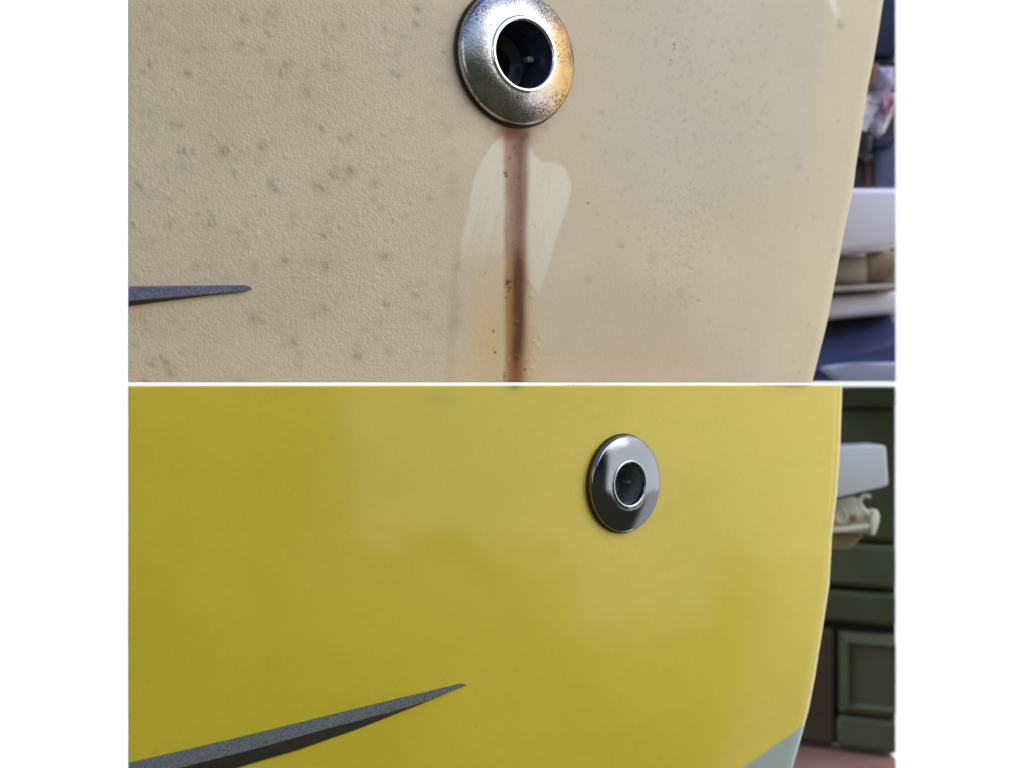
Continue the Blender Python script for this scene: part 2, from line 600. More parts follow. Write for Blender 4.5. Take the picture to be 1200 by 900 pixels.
for px, py in clusters:
    stamp(halo, px, py, r2.uniform(3.5, 8.0), r2.uniform(0.4, 0.8), 0.8)
    for _ in range(r2.choice((1, 2, 2, 3))):
        a = r2.uniform(0, 6.28); q = r2.uniform(0, 5)
        stamp(bl, px + q * math.cos(a), py + q * math.sin(a), r2.uniform(2.6, 3.8), r2.uniform(0.9, 1.5), 1.5)
for _ in range(240):
    px, py = 152 + 390 * r2.random() ** 1.3, r2.uniform(0, 446)
    stamp(halo, px, py, r2.uniform(2.5, 8), r2.uniform(0.1, 0.4))
# fine speckle on the right of the fitting
for _ in range(420):
    px, py = r2.gauss(810, 75), abs(r2.gauss(110, 95))
    if px < 690 or px > 985 or py > 440:
        continue
    stamp(halo, px, py, r2.uniform(1.0, 2.6), r2.uniform(0.15, 0.5))
for _ in range(260):
    px, py = r2.gauss(795, 26), r2.uniform(215, 360)
    if py > 300 and abs(px - 785) > 30:
        continue
    stamp(halo, px, py, r2.uniform(0.9, 1.8), r2.uniform(0.15, 0.5))
    stamp(bl, px + 1, py - 1, 1.6, 0.35)
for px, py, r, a in ((728, 288, 4, .5), (690, 327, 5, .35), (765, 302, 7, .3), (706, 132, 3, .6), (683, 160, 5, .3), (818, 352, 1.4, 1.5),
                     (689, 238, 1.3, 1.6), (790, 52, 1.6, 1.6), (790, 57, 1.5, 1.4), (786, 70, 1.3, 1.4), (786, 76, 1.1, 1.2), (803, 141, 2.2, .7),
                     (864, 127, 2.6, .6), (985, 30, 4.5, .8), (983, 24, 3, .6), (937, 195, 5, .35), (932, 182, 3, .3), (948, 381, 2, .6),
                     (930, 424, 2.2, .5), (936, 436, 2, .5), (953, 255, 3, .3)):
    stamp(halo, px, py, r, a)
dark = np.array(lin((128, 122, 98)))
h1 = np.clip(halo, 0, 1)[..., None] * 0.62
paint = paint * (1 - h1) + dark * h1
h2 = np.clip(halo - 1.0, 0, 1)[..., None]
paint = paint * (1 - h2) + np.array(lin((45, 40, 34))) * h2

# patch wiped clean on both sides of the rust run
wob = (fnoise(sx, sy, 18, 61, 3) - 0.5) * 5
left_lobe = [(586, 160), (575, 170), (566, 184), (558, 205), (551, 228), (545, 252), (540, 285), (545, 310), (560, 320), (575, 300), (596, 295), (598, 158)]
right_lobe = [(612, 158), (621, 166), (627, 184), (634, 189), (650, 190), (663, 198), (670, 214), (669, 228), (663, 248), (655, 272), (645, 306),
              (636, 332), (632, 345), (622, 330), (612, 300)]
strk = fnoise(sx * 1.0 + sy * 0.30, sy * 0.07, 6, 73, 3)
cl0 = poly_mask(sx + wob, sy, left_lobe, 9.0)
cl = smoothstep(0.38, 0.62, cl0 + (strk - 0.5) * 1.3 * smoothstep(185, 260, sy) * (cl0 > 0.05)) * smoothstep(338, 240, sy + 0.15 * (sx - 560))
cl = cl * (0.62 + 0.38 * smoothstep(0.35, 0.60, strk + 0.35 * smoothstep(260, 190, sy)))
cr_ = poly_mask(sx + wob * 0.4, sy, right_lobe, 1.8) * (0.72 + 0.28 * smoothstep(345, 250, sy))
clean = np.clip(np.maximum(cl, cr_), 0, 1)[..., None]
paint = paint * (1 - clean) + np.array(lin((222, 211, 187))) * clean * (0.955 + 0.09 * fnoise(sx + 0.3 * sy, sy * 0.12, 7, 77, 3)[..., None]) 
# pale scuffs
sc = np.exp(-((sx - 977 - (sy - 5) * 0.28) / (4 + 0 * sx)) ** 2) * smoothstep(30, 5, sy)
paint = paint * (1 - 0.8 * sc[..., None]) + np.array(lin((226, 220, 210))) * 0.8 * sc[..., None]
# streaks and yellow wash below
yw = smoothstep(250, 400, sy) * np.exp(-((sx - 582) / 34.0) ** 2) * (0.45 + 0.75 * fnoise(sx, sy * 0.12, 14, 81, 3))
yw = np.clip(yw + 0.5 * smoothstep(300, 430, sy) * np.exp(-((sx - 622) / 14.0) ** 2), 0, 1)[..., None] * 0.64
paint = paint * (1 - yw) + np.array(lin((206, 178, 112))) * yw
gw = (smoothstep(255, 330, sy) * np.exp(-((sx - 534 + 0.05 * (sy - 300)) / 6.0) ** 2) * (0.3 + 0.7 * fnoise(sx, sy * 0.2, 12, 85, 3)))[..., None] * 0.5
paint = paint * (1 - gw) + np.array(lin((165, 152, 112))) * gw
# tan bloom under the flange
fl = np.hypot((sx - 604) / 70.0, (sy - 75) / 76.0)
bloom = np.exp(-((fl - 1.05) / 0.10) ** 2) * smoothstep(128, 150, sy) * (0.25 + 1.1 * smoothstep(0.4, 0.7, fnoise(sx, sy, 10, 91, 3)))
bloom = np.clip(bloom * np.exp(-((sx - 612) / 38.0) ** 2), 0, 1)[..., None]
paint = paint * (1 - 0.8 * bloom) + np.array(lin((190, 150, 90))) * 0.8 * bloom
# rust run
cxr = 605 + 0.004 * (150 - sy) + 2.2 * (fnoise(sx * 0 + 9, sy, 30, 96, 3) - 0.5)
wl = 15 + 1.2 * (fnoise(sx * 0 + 5, sy, 40, 95, 2) - 0.5) - 0.012 * (sy - 155)
wr = 15.5 - 0.026 * (sy - 155)
edge = smoothstep(-wl - 3.0, -wl + 3.5, sx - cxr) * (1 - smoothstep(wr - 5, wr + 4, sx - cxr)) * smoothstep(148, 156, sy)
mauve = np.array(lin((160, 120, 100)))
tan = np.array(lin((180, 128, 62)))
tb = smoothstep(262, 335, sy)[..., None]
runc = mauve * (1 - tb) + tan * tb
e1 = (edge * (0.62 + 0.42 * fnoise(sx, sy * 0.15, 7, 97, 4)))[..., None]
paint = paint * (1 - 0.92 * e1) + runc * 0.92 * e1
core = np.exp(-((sx - 607.5 + 0.012 * (sy - 300)) / (8.6 + 1.6 * smoothstep(270, 350, sy))) ** 2) * smoothstep(150, 175, sy) * (0.55 + 0.8 * fnoise(sx, sy * 0.22, 12, 99, 4))
corec = np.array(lin((100, 58, 46))) * (1 - tb) + np.array(lin((92, 44, 2))) * tb
cs = np.clip(core * (0.64 + 0.50 * smoothstep(270, 330, sy) - 0.35 * smoothstep(395, 440, sy)), 0, 0.97)[..., None]
paint = paint * (1 - cs) + corec * cs
end = (np.exp(-((sx - 604) / 9.0) ** 2) * smoothstep(405, 445, sy))[..., None] * 0.45
paint = paint * (1 - end) + np.array(lin((158, 96, 50))) * end
top = (np.exp(-((sx - 603) / 20.0) ** 2) * smoothstep(178, 156, sy + 9 * (fnoise(sx, sy, 8, 101, 2) - 0.5)) * smoothstep(140, 148, sy))[..., None]
paint = paint * (1 - 0.9 * top) + np.array(lin((104, 44, 14))) * 0.9 * top
spk = np.zeros(x.shape)
for px, py, r, a in ((592, 203, 2.2, 1), (593, 206, 1.6, 1), (597, 185, 1.4, .9), (603, 174, 2.4, .45), (606, 177, 1.5, .6), (612, 162, 3.2, .8), (610, 170, 1.4, .7), (613, 166, 1.3, .6),
                     (617, 159, 2.6, .5), (604, 181, 2.2, .35), (608, 208, 1.6, .6), (595, 330, 2.6, 1.1), (598, 330, 1.8, 1),
                     (594, 333, 2.0, 1.1), (597, 337, 1.7, 1), (596, 341, 1.4, .9), (593, 349, 1.4, .6), (578, 388, 1.4, 1), (580, 413, 1.5, 1),
                     (579, 407, 1, .6), (569, 319, 1, .8), (611, 271, 1.1, .9), (615, 433, 1.5, .9), (591, 441, 1.4, 1), (591, 437, 1.2, .9), (591, 445, 1.3, .9)):
    stamp(spk, px, py, r, a)
for _ in range(60):
    py = r2.uniform(160, 440)
    stamp(spk, r2.gauss(606, 7), py, r2.uniform(0.7, 1.4), r2.uniform(0.1, 0.5))
spk = np.clip(spk, 0, 1)[..., None]
paint = paint * (1 - 0.9 * spk) + np.array(lin((40, 30, 24))) * 0.9 * spk
for px, py in ((623, 348), (605, 378), (595, 423), (606, 418), (625, 400), (630, 405), (628, 420), (624, 432), (633, 395), (620, 330)):
    stamp(bl, px, py, 2.4, 1.1, 1.4)
relief_u = (1 - smoothstep(430, 600, sx)) * (0.75 + 0.25 * fnoise(sx, sy, 90, 113, 2)) + 0.22
relief_u = relief_u * (1 - 0.8 * clean[..., 0])
fine = (fnoise(sx, sy, 3.6, 131, 2) - 0.5) * relief_u
GU2 = GU + NU * ((bl * 0.00017 + fine * 0.00008)[..., None])
paint_u = np.clip(paint, 0, 1)

# ---------------- paint of the yellow hull
x, y = project(GL)
yel = np.array(lin((203, 184, 44)))
gold = np.array(lin((211, 187, 57)))
mo = smoothstep(0.35, 0.68, fnoise(x, y, 140, 203, 4))[..., None]
paint = (yel * (1 - 0.6 * mo) + gold * 0.6 * mo) * (0.96 + 0.08 * fnoise(x, y, 190, 213, 3)[..., None])
for px, py, rx, ry, am in ((515, 468, 16, 9, 0.16), (603, 452, 9, 5, 0.55), (330, 458, 60, 8, 0.06), (820, 565, 40, 30, 0.05)):
    sm_ = (am * np.exp(-((x - px) / rx) ** 2 - ((y - py) / ry) ** 2) * (0.6 + 0.8 * fnoise(x, y, 14, 219, 3)))[..., None]
    paint = paint * (1 - sm_) + np.array(lin((74, 70, 30))) * sm_
paint = paint * (0.975 + 0.05 * fnoise(x, y, 9, 207, 3)[..., None])
r3 = random.Random(9)
dust = np.zeros(x.shape)
for _ in range(45):
    px, py = r3.uniform(152, 960), r3.uniform(455, 895)
    dd = ((x - px) ** 2 + ((y - py) * r3.uniform(0.6, 1.2)) ** 2) / r3.uniform(0.5, 1.6) ** 2
    dust = np.maximum(dust, r3.uniform(0.08, 0.25) * np.exp(-dd))
dust = dust[..., None]
paint = paint * (1 - dust) + np.array(lin((110, 100, 50))) * dust
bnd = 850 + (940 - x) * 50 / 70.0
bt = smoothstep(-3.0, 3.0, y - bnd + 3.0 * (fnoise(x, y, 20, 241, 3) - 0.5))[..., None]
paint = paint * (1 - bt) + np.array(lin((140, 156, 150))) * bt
paint_l = np.clip(paint, 0, 1)

M_cream = painted('weathered_cream_gelcoat', 0.42, 0.05, 0.14, 0.44, 820, 0.05, 0.17, True)
M_yellow = painted('polished_yellow_gelcoat', 0.35, 0.42, 0.10, 0.07, 500, 0.035, 0.3)

TU = bvh_of(GU); TL = bvh_of(GL)
FU = (601.5, 68, 0.0292); FL = (728.5, 566.5, 0.0209)
hu = hit(TU, FU[0], FU[1]); hl = hit(TL, FL[0], FL[1])
hull_u = empty('boat_hull', P(560, 446, 0.95), 'weathered cream boat hull with blisters and a rust run under its drain', 'boat hull')
shell_mesh('hull_shell', GU2, NU, 0.007, paint_u, relief_u * 0.6, M_cream, hull_u, (hu[0], hu[1], FU[2] * 0.6))
hull_l = empty('boat_hull', P(560, 898, 1.0), 'glossy yellow boat hull, freshly polished, with a dark spear moulding', 'boat hull')
wave = (fnoise(x, y, 75, 231, 2) - 0.5) * 0.00030 + (fnoise(x, y, 24, 237, 2) - 0.5) * 0.00004
shell_mesh('hull_shell', GL + NL * wave[..., None], NL, 0.007, paint_l, np.full(x.shape, 0.5), M_yellow, hull_l, (hl[0], hl[1], FL[2] * 0.6))


# ------------------------------------------------------------------ drain fittings
def fitting(parent, tree, px, py, R, hr, rise, mat, label, pitmat, deep, lobe, lip):
    loc, n, dr = hit(tree, px, py)
    zax = n
    xax = Vector((0, 0, 1)).cross(zax).normalized()
    yax = zax.cross(xax)
    M = Matrix((xax, yax, zax)).transposed().to_4x4()
    M.translation = loc
    wall = 0.13 * R
    rim = hr * R
    root = None
    prof = [(R * 0.94, -0.004), (R * 0.975, 0.0), (R, wall * 0.25), (R, wall * 0.75), (R * 0.992, wall), (R * 0.97, wall * 1.22)]
    for i in range(1, 17):
        t = i / 16
        r = R * 0.97 + (rim * 1.13 - R * 0.97) * t
        h = wall * 1.22 + (rise * R - wall * 1.22) * (1 - (1 - t) ** lobe)
        prof.append((r, h))
    c = rim * 0.085
    for i in range(1, 9):
        t = i / 8 * math.pi * 0.62
        prof.append((rim * 1.13 - c * 1.5 * math.sin(t), rise * R + c * 0.55 * math.sin(t * 1.2) - c * (1 - math.cos(t)) * 0.9))
    r_end, h_end = prof[-1]
    prof += [(r_end - 0.0002, h_end - 0.0012)]
    root = lathe('drain_fitting', prof + [], M, mat, parent)
    # no cap: open the ring so that the bore shows
    bm = bmesh.new(); bm.from_mesh(root.data)
    big_f = [f for f in bm.faces if len(f.verts) > 4]
    bmesh.ops.delete(bm, geom=big_f, context='FACES')
    bm.to_mesh(root.data); bm.free()
    root['label'] = label
    bore = [(r_end - 0.0001, h_end - 0.0006), (r_end * 0.97, h_end - 0.003), (r_end * 0.93, h_end - 0.008), (r_end * 0.90, h_end - deep), (r_end * 0.55, h_end - deep - 0.002), (r_end * 0.5, h_end - deep - 0.006)]
    lathe('bore', bore, M, pitmat, root, seg=64)
    ring = []
    tr = rim * 0.075
    for i in range(16):
        t = 2 * math.pi * i / 16
        ring.append((rim * 1.06 + tr * 1.15 * math.cos(t), rise * R - tr * 0.35 + tr * math.sin(t)))
    lathe('rim_lip', ring, M, lip, root, seg=96, closed=True)
    gk = [(R * 0.90, -0.003), (R * 1.012, -0.0006), (R * 1.03, 0.0006), (R * 1.01, 0.0013), (R * 0.95, 0.0012)]
    lathe('sealant_bead', gk, M, M_sealant, root, seg=96, closed=True)
    # small valve tongue down the bore
    bmv = bmesh.new()
    bmesh.ops.create_cube(bmv, size=1)
    for v in bmv.verts:
        v.co = Vector((v.co.x * r_end * 0.22 + r_end * 0.70, v.co.y * r_end * 0.16 + r_end * 0.05, v.co.z * 0.004 + h_end - deep * 0.55))
    bmesh.ops.bevel(bmv, geom=bmv.edges[:], offset=0.0004, segments=2, affect='EDGES')
    bmesh.ops.transform(bmv, matrix=M, verts=bmv.verts)
    obj_bm('valve_pin', bmv, M_pin, root, True, 40)
    return root, M


M_lip = chrome('polished_lip_steel', 0.1, None, 0.08, base=(0.86, 0.87, 0.88))
M_lip_l = chrome('satin_lip_steel', 0.15, None, 0.12, base=(0.40, 0.42, 0.45))
M_sealant = simple('dark_sealant', (52, 38, 30), 0.6, var=0.3, scale=300)
M_bore = simple('black_bore_plastic', (52, 54, 72), 0.25, var=0.2, scale=200, spec=0.5)
M_bore2 = simple('grey_bore_metal', (112, 122, 124), 0.28, metal=0.15, var=0.3, scale=200)
M_pin = simple('pale_pin_metal', (170, 172, 176), 0.3, metal=0.5)
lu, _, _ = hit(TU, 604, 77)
M_chrome_u = chrome('pitted_gold_reflection_steel', 0.85, (0.006, 0.020), 0.10, lu)  # gold reflection at the right edge is put into the base colour
M_chrome_l = chrome('polished_steel', 0.10, None, 0.03, base=(0.21, 0.23, 0.27))
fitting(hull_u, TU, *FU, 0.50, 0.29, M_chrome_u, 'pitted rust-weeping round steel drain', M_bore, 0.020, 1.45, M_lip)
fitting(hull_l, TL, *FL, 0.44, 0.24, M_chrome_l, 'clean polished round steel drain', M_bore2, 0.014, 1.5, M_lip_l)


# ------------------------------------------------------------------ dark spear mouldings
def spear(parent, tree, xs_, top, ridge, bot, hmax, mt, mb, label):
    """raised pointed moulding: textured upper facet, lower facet coloured dark for shade"""
    st = []
    n = 60
    x0, x1 = xs_
    for i in range(n + 1):
        xx = x0 + (x1 - x0) * i / n
        T = np.interp(xx, *zip(*top)); Rg = np.interp(xx, *zip(*ridge)); B = np.interp(xx, *zip(*bot))
        w = (B - T)
        h = hmax * min(1.0, w / (np.interp(x0, *zip(*bot)) - np.interp(x0, *zip(*top)))) ** 0.8 + 0.0004
        a, na, dr = hit(tree, xx, T)
        c, ncn, dc = hit(tree, xx, Rg)
        e, ne, de = hit(tree, xx, B)
        if a is None or c is None or e is None:
            continue
        st.append((a, a + (c - a) * 0.06 - dr * h * 0.55, c - dc * h, e - de * h * 0.15, e, ne))
    def strip(name, ids, mat, par):
        bm = bmesh.new()
        R_ = [[bm.verts.new(s[k]) for k in ids] for s in st]
        for p, q in zip(R_[:-1], R_[1:]):
            for k in range(len(ids) - 1):
                bm.faces.new((p[k], q[k], q[k + 1], p[k + 1]))
        me_o = obj_bm(name, bm, mat, par, True, 30)
        return me_o
    # closed body of the moulding
    bm = bmesh.new()
    ids = (0, 1, 2, 3, 4)
    R_ = []
    for s in st:
        pts = [s[k] for k in ids] + [s[4] + Vector((0, 0.003, 0)), s[0] + Vector((0, 0.003, 0))]
        R_.append([bm.verts.new(p) for p in pts])
    m = len(R_[0])
    for p, q in zip(R_[:-1], R_[1:]):
        for k in range(m):
            f = bm.faces.new((p[k], q[k], q[(k + 1) % m], p[(k + 1) % m]))
            f.material_index = 1 if k in (2, 3) else 0
    bm.faces.new(R_[0][::-1]); bm.faces.new(R_[-1])
    o = obj_bm('spear_moulding', bm, None, parent, True, 25)
    o.data.materials.append(mt); o.data.materials.append(mb)
    o['label'] = label
    return o


M_peb_u = pebbled('pebbled_blue_grey_vinyl', (38, 42, 58), (108, 114, 138), 1500)
M_peb_l = pebbled('pebbled_charcoal_vinyl', (30, 38, 39), (92, 104, 104), 1300)
M_under = pebbled('shade_black_vinyl', (6, 6, 8), (30, 32, 34), 1500)  # underside of the mouldings, its shade put into a near-black colour
spear(hull_u, TU, (150.5, 295), [(150, 335.5), (285, 334), (292, 335), (295, 338)], [(150, 352.5), (240, 344.8), (285, 341.2), (295, 338.6)],
      [(150, 358.8), (240, 347), (288, 341.8), (295, 339)], 0.004, M_peb_u, M_under, 'short blue-grey pebbled spear tip')
spear(hull_l, TL, (150.5, 546), [(150, 894), (280, 864), (420, 829.5), (542, 800.3), (546, 802)],
      [(150, 915), (210, 900), (297, 878), (385, 853.5), (455, 835), (495, 823), (546, 802.8)],
      [(150, 938), (280, 899), (350, 878.5), (420, 854), (490, 826.5), (540, 805), (546, 803.4)], 0.006, M_peb_l, M_under,
      'long charcoal pebbled spear, shade coloured black along its lower edge')

# ------------------------------------------------------------------ yard clutter behind the cream hull
def gz(d):
    return 450 - 0.00072 / PX * 1.0      # photo row of the lower edge of the upper things


R0 = 1050
M_navy = simple('navy_plastic', (44, 50, 84), 0.35, var=0.2, scale=25)
M_navy2 = simple('slate_blue_plastic', (92, 98, 134), 0.45, var=0.15, scale=25)
M_darkwall = simple('dark_stained_board', (42, 42, 58), 0.6, var=0.3, scale=18)
M_black = simple('black_rubber', (22, 22, 32), 0.5)
M_lav = simple('lavender_cloth', (168, 164, 196), 0.8, var=0.2, scale=30, bump=0.5, bscale=120)
M_brown = simple('brown_wood', (112, 78, 62), 0.6, var=0.3, scale=40)
M_white = simple('off_white_paint', (232, 228, 244), 0.45, var=0.05, scale=20)
M_white2 = simple('chalky_white_paint', (224, 220, 236), 0.5, var=0.12, scale=35)
M_beige = simple('beige_padding', (172, 162, 142), 0.75, var=0.15, scale=40)
M_tan = simple('brown_padding', (124, 106, 86), 0.75, var=0.18, scale=40)
M_slat = simple('pale_weathered_slat', (178, 168, 162), 0.6, var=0.2, scale=30)
M_blue = simple('deep_blue_gelcoat', (60, 72, 114), 0.22, var=0.2, scale=14, coat=0.6)
M_silver = simple('pale_blue_grey', (158, 166, 194), 0.3, var=0.15, scale=20)
M_plastic = simple('clear_crumpled_film', (176, 170, 186), 0.18, var=0.2, scale=50)
M_pink = simple('pink_wrapper', (190, 130, 158), 0.3, var=0.2, scale=50)

d = 1.52
o = prism('dark_board', [(880, -60), (R0, -60), (R0, 447.6), (880, 447.6)], d, 0.02, M_darkwall, None, 0.001)
tag(o, 'dark stained board closing the clutter behind the cream hull', 'board')
o = prism('storage_box', [(1000, -30), (R0, -30), (R0, 70), (1000, 66)], 1.36, 0.10, M_navy, None, 0.004)
tag(o, 'navy plastic storage box at the top beside the cream hull', 'box')
box_lid = prism('lid', [(998, 69), (R0, 72), (R0, 77), (998, 73)], 1.35, 0.12, M_black, o, 0.001)


def crumple(name, outline, d, depth, mat, seed, amp, parent=None, n=26):
    """crushed sheet or bag: closed lump whose outline is the given one, faceted by folds"""
    xs_ = [p[0] for p in outline]; ys_ = [p[1] for p in outline]
    cx_, cy_ = sum(xs_) / len(xs_), sum(ys_) / len(ys_)
    bm = bmesh.new()
    m = len(outline)
    per = []
    for i in range(m):
        for t in range(4):
            f = t / 4
            per.append((outline[i][0] * (1 - f) + outline[(i + 1) % m][0] * f, outline[i][1] * (1 - f) + outline[(i + 1) % m][1] * f))
    rr = random.Random(seed)
    def ring(s, dd, jit):
        return [bm.verts.new(P(cx_ + (px - cx_) * s + rr.uniform(-jit, jit) * (s > 0.2) * (s < .95), cy_ + (py - cy_) * s + rr.uniform(-jit, jit) * (s > .2) * (s < .95), d)
                             + Vector((0, dd + rr.uniform(-amp, amp), 0))) for px, py in per]
    rings = [ring(0.25, -depth * 0.30, 1.5), ring(0.55, -depth * 0.25, 1.8), ring(0.82, -depth * 0.1, 1.5), ring(1.0, depth * 0.15, 0), ring(0.9, depth * 0.8, 0)]
    for a, b in zip(rings[:-1], rings[1:]):
        for i in range(len(per)):
            j = (i + 1) % len(per)
            bm.faces.new((a[i], a[j], b[j], b[i]))
    bm.faces.new(rings[0]); bm.faces.new(rings[-1])
    bmesh.ops.triangulate(bm, faces=bm.faces[:])
    return obj_bm(name, bm, mat, parent, False)


o = tag(crumple('cloth_bundle', [(1018, 78), (1049, 76), (1049, 102), (1016, 104), (1012, 92)], 1.36, 0.05, M_lav, 3, 0.002),
        'lavender cloth bundle under the navy storage box', 'cloth')
o = tag(prism('wood_block', [(1016, 74), (1032, 74), (1024, 102), (1012, 101)], 1.33, 0.03, M_brown, None, 0.002),
        'small brown wood block beside the lavender cloth bundle', 'wood block')
o = tag(crumple('plastic_bag', [(1016, 106), (1030, 104), (1049, 106), (1049, 130), (1040, 150), (1030, 164), (1010, 158), (1012, 140), (1012, 120)],
                1.35, 0.06, M_plastic, 8, 0.004), 'crumpled clear plastic bag between cloth bundle and grey bin', 'bag')
crumple('wrapper', [(1036, 110), (1049, 108), (1049, 124), (1044, 134), (1036, 126)], 1.325, 0.02, M_pink, 9, 0.002, o)
o = tag(prism('rubber_bumper', [(1004, 150), (1024, 156), (1022, 176), (1014, 182), (1004, 182)], 1.34, 0.05, M_black, None, 0.004),
        'black rubber bumper just under the crumpled plastic bag', 'bumper')
o = tag(prism('storage_bin', [(1027, 172), (R0, 170), (R0, 219), (1029, 219)], 1.36, 0.10, M_navy2, None, 0.003),
        'slate blue storage bin standing on the white plank', 'bin')
prism('lid', [(1024, 164), (R0, 160), (R0, 169), (1026, 171)], 1.35, 0.12, M_navy, o, 0.001)
o = tag(prism('wood_post', [(1016, 186), (1024, 186), (1025, 219), (1017, 219)], 1.37, 0.03, M_brown, None, 0.001),
        'brown wood post left of the slate blue bin', 'post')
o = tag(prism('grey_crate', [(985, 184), (1014, 186), (1015, 219), (985, 219)], 1.38, 0.05, simple('dark_grey_crate_plastic', (74, 72, 80), 0.5), None, 0.002),
        'dark grey crate at the hull edge on the white plank', 'crate')
o = tag(prism('white_plank', [(940, 220.5), (R0, 220.5), (R0, 289), (940, 300)], 1.30, 0.16, M_white, None, 0.004),
        'thick off-white plank carrying the bin and crate', 'plank')


def roll(name, x0, x1, y0, y1, d, mat, parent=None):
    """padding roll lying left to right"""
    a = P(x0, (y0 + y1) / 2, d); b = P(x1, (y0 + y1) / 2, d)
    r = (y1 - y0) / 2 * PX * d / DC
    bm = bmesh.new()
    prof = [(0.55, 0), (0.85, 0.0), (1.0, 0.004), (1.0, 0.02), (1.0, 0.5), (1.0, 1 - 0.02), (1.0, 0.996), (0.85, 1.0), (0.55, 1.0)]
    seg = 40
    rings = []
    for q, t in prof:
        c = a.lerp(b, t)
        rings.append([bm.verts.new(c + Vector((0, math.cos(2 * math.pi * i / seg) * r * q, math.sin(2 * math.pi * i / seg) * r * q))) for i in range(seg)])
    for p, q in zip(rings[:-1], rings[1:]):
        for i in range(seg):
            bm.faces.new((p[i], p[(i + 1) % seg], q[(i + 1) % seg], q[i]))
    bm.faces.new(rings[0]); bm.faces.new(rings[-1])
    return obj_bm(name, bm, mat, parent, True, 45)


o = tag(roll('padding_roll', 930, 1014, 300, 333, 1.34, M_beige), 'pale beige padding roll under the white plank, nearer the hull', 'roll')
o = tag(roll('padding_roll', 1016, 1047, 293, 331, 1.35, M_tan), 'brown padding roll under the white plank, away from the hull', 'roll')
o = tag(prism('pale_board', [(930, 338), (R0, 332), (R0, 338), (930, 344.5)], 1.31, 0.10, M_slat, None, 0.001), 'thin pale board under the two padding rolls', 'board')
o = tag(prism('white_slab', [(920, 350), (R0, 341), (R0, 367), (920, 378)], 1.32, 0.12, M_white2, None, 0.004),
        'chalky white slab above the deep blue boat side', 'slab')

# blue boat side and a pale blue-grey strip low on it
bm = bmesh.new()
nu, nv = 30, 24
vs = []
for j in range(nv + 1):
    t = j / nv
    py0 = 368 + (447.6 - 368) * t
    row_ = []
    for i in range(nu + 1):
        px = 900 + (R0 - 900) * i / nu
        py = py0 + (1 - t) * (R0 - px) * 0.085
        dd = 1.34 - 0.05 * math.sin(t * 1.9) + 0.0003 * (R0 - px)
        row_.append(bm.verts.new(P(px, py, dd)))
    vs.append(row_)
for j in range(nv):
    for i in range(nu):
        bm.faces.new((vs[j][i], vs[j][i + 1], vs[j + 1][i + 1], vs[j + 1][i]))
ext = bmesh.ops.extrude_face_region(bm, geom=bm.faces[:])
for v in [g for g in ext['geom'] if isinstance(g, bmesh.types.BMVert)]:
    v.co += Vector((-0.012, 0.03, 0))
    if v.co.z < 0.0011:
        v.co.z = 0.0011
o = tag(obj_bm('blue_boat_side', bm, M_blue, None, True, 40), 'deep blue boat side low beside the cream hull', 'boat')
rub = prism('pale_strip', [(962, 431), (972, 428), (1000, 425), (R0, 424), (R0, 447.5), (985, 447.5), (972, 440)], 1.275, 0.012, M_silver, o, 0.003)

# ------------------------------------------------------------------ behind the yellow hull: panelled door, ground, platform
M_door = simple('olive_door_paint', (86, 92, 62), 0.55, var=0.15, scale=30, bump=0.3, bscale=500)
M_door2 = simple('olive_door_paint_panel', (97, 102, 74), 0.55, var=0.12, scale=30, bump=0.3, bscale=500)
M_stile = simple('brown_door_stile', (80, 72, 50), 0.6, var=0.2, scale=30)
M_groove = simple('dark_door_core', (52, 52, 38), 0.7, var=0.2)
M_ground = simple('reddish_brick_ground', (130, 92, 84), 0.8, var=0.25, scale=40, bump=0.5, bscale=300)
M_platform = simple('pale_blue_white_gelcoat', (202, 214, 226), 0.3, var=0.03, scale=20, coat=0.3)
M_cast = simple('white_cast_plastic', (224, 225, 216), 0.35, var=0.08, scale=60)
M_castdark = simple('olive_brown_bracket', (150, 138, 104), 0.5, var=0.15, scale=60)

D_R = 1.38                                   # distance of the door at the right-hand end
ang = math.radians(42)                       # the door turns away to the left
org = P(R0, 450, D_R)
ex = Vector((-math.cos(ang), math.sin(ang), 0))
ny = Vector((-math.sin(ang), -math.cos(ang), 0))       # faces the camera side
FR = Matrix((ex, Vector((0, -1, 0)), Vector((0, 0, 1)))).transposed().to_4x4()
FR.translation = org


def door_uv(px, py):
    dr = P(px, py, DC) - CAMP
    t = (org - CAMP).dot(ny) / dr.dot(ny)
    p = CAMP + dr * t - org
    return p.dot(ex), p.z


def zrow(py):
    return door_uv(R0, py)[1]


door = empty('panelled_door', org + Vector((0, 0, zrow(890))), 'dark olive panelled garage door behind the yellow hull', 'door')
L = 0.26
ZT = -0.0008 * D_R / DC
box('door_core', (-0.0022, -0.030, zrow(884)), (L, -0.012, ZT), M_groove, door, 0.0005, FR)
u_st = door_uv(981, 760)[0]


def rail(z_hi, z_lo, mat, u0=0.0, u1=L, front=0.0):
    box('rail', (u0, -0.012, z_lo), (u1, front, z_hi), mat, door, 0.0022, FR, 3)


def z_at(px, py):
    return door_uv(px, py)[1]


rail(ZT, zrow(478), M_door)
rail(zrow(481), zrow(636), M_door, front=-0.003)
rail(zrow(640), zrow(690), M_door2)
rail(zrow(697), zrow(734), M_door)
zp0, zp1 = zrow(744), zrow(846)
rail(zp0, zrow(884), M_stile, u_st + 0.001, L, -0.002)
rail(zp1, zrow(884), M_door2, 0.0, u_st - 0.0005, 0.0)
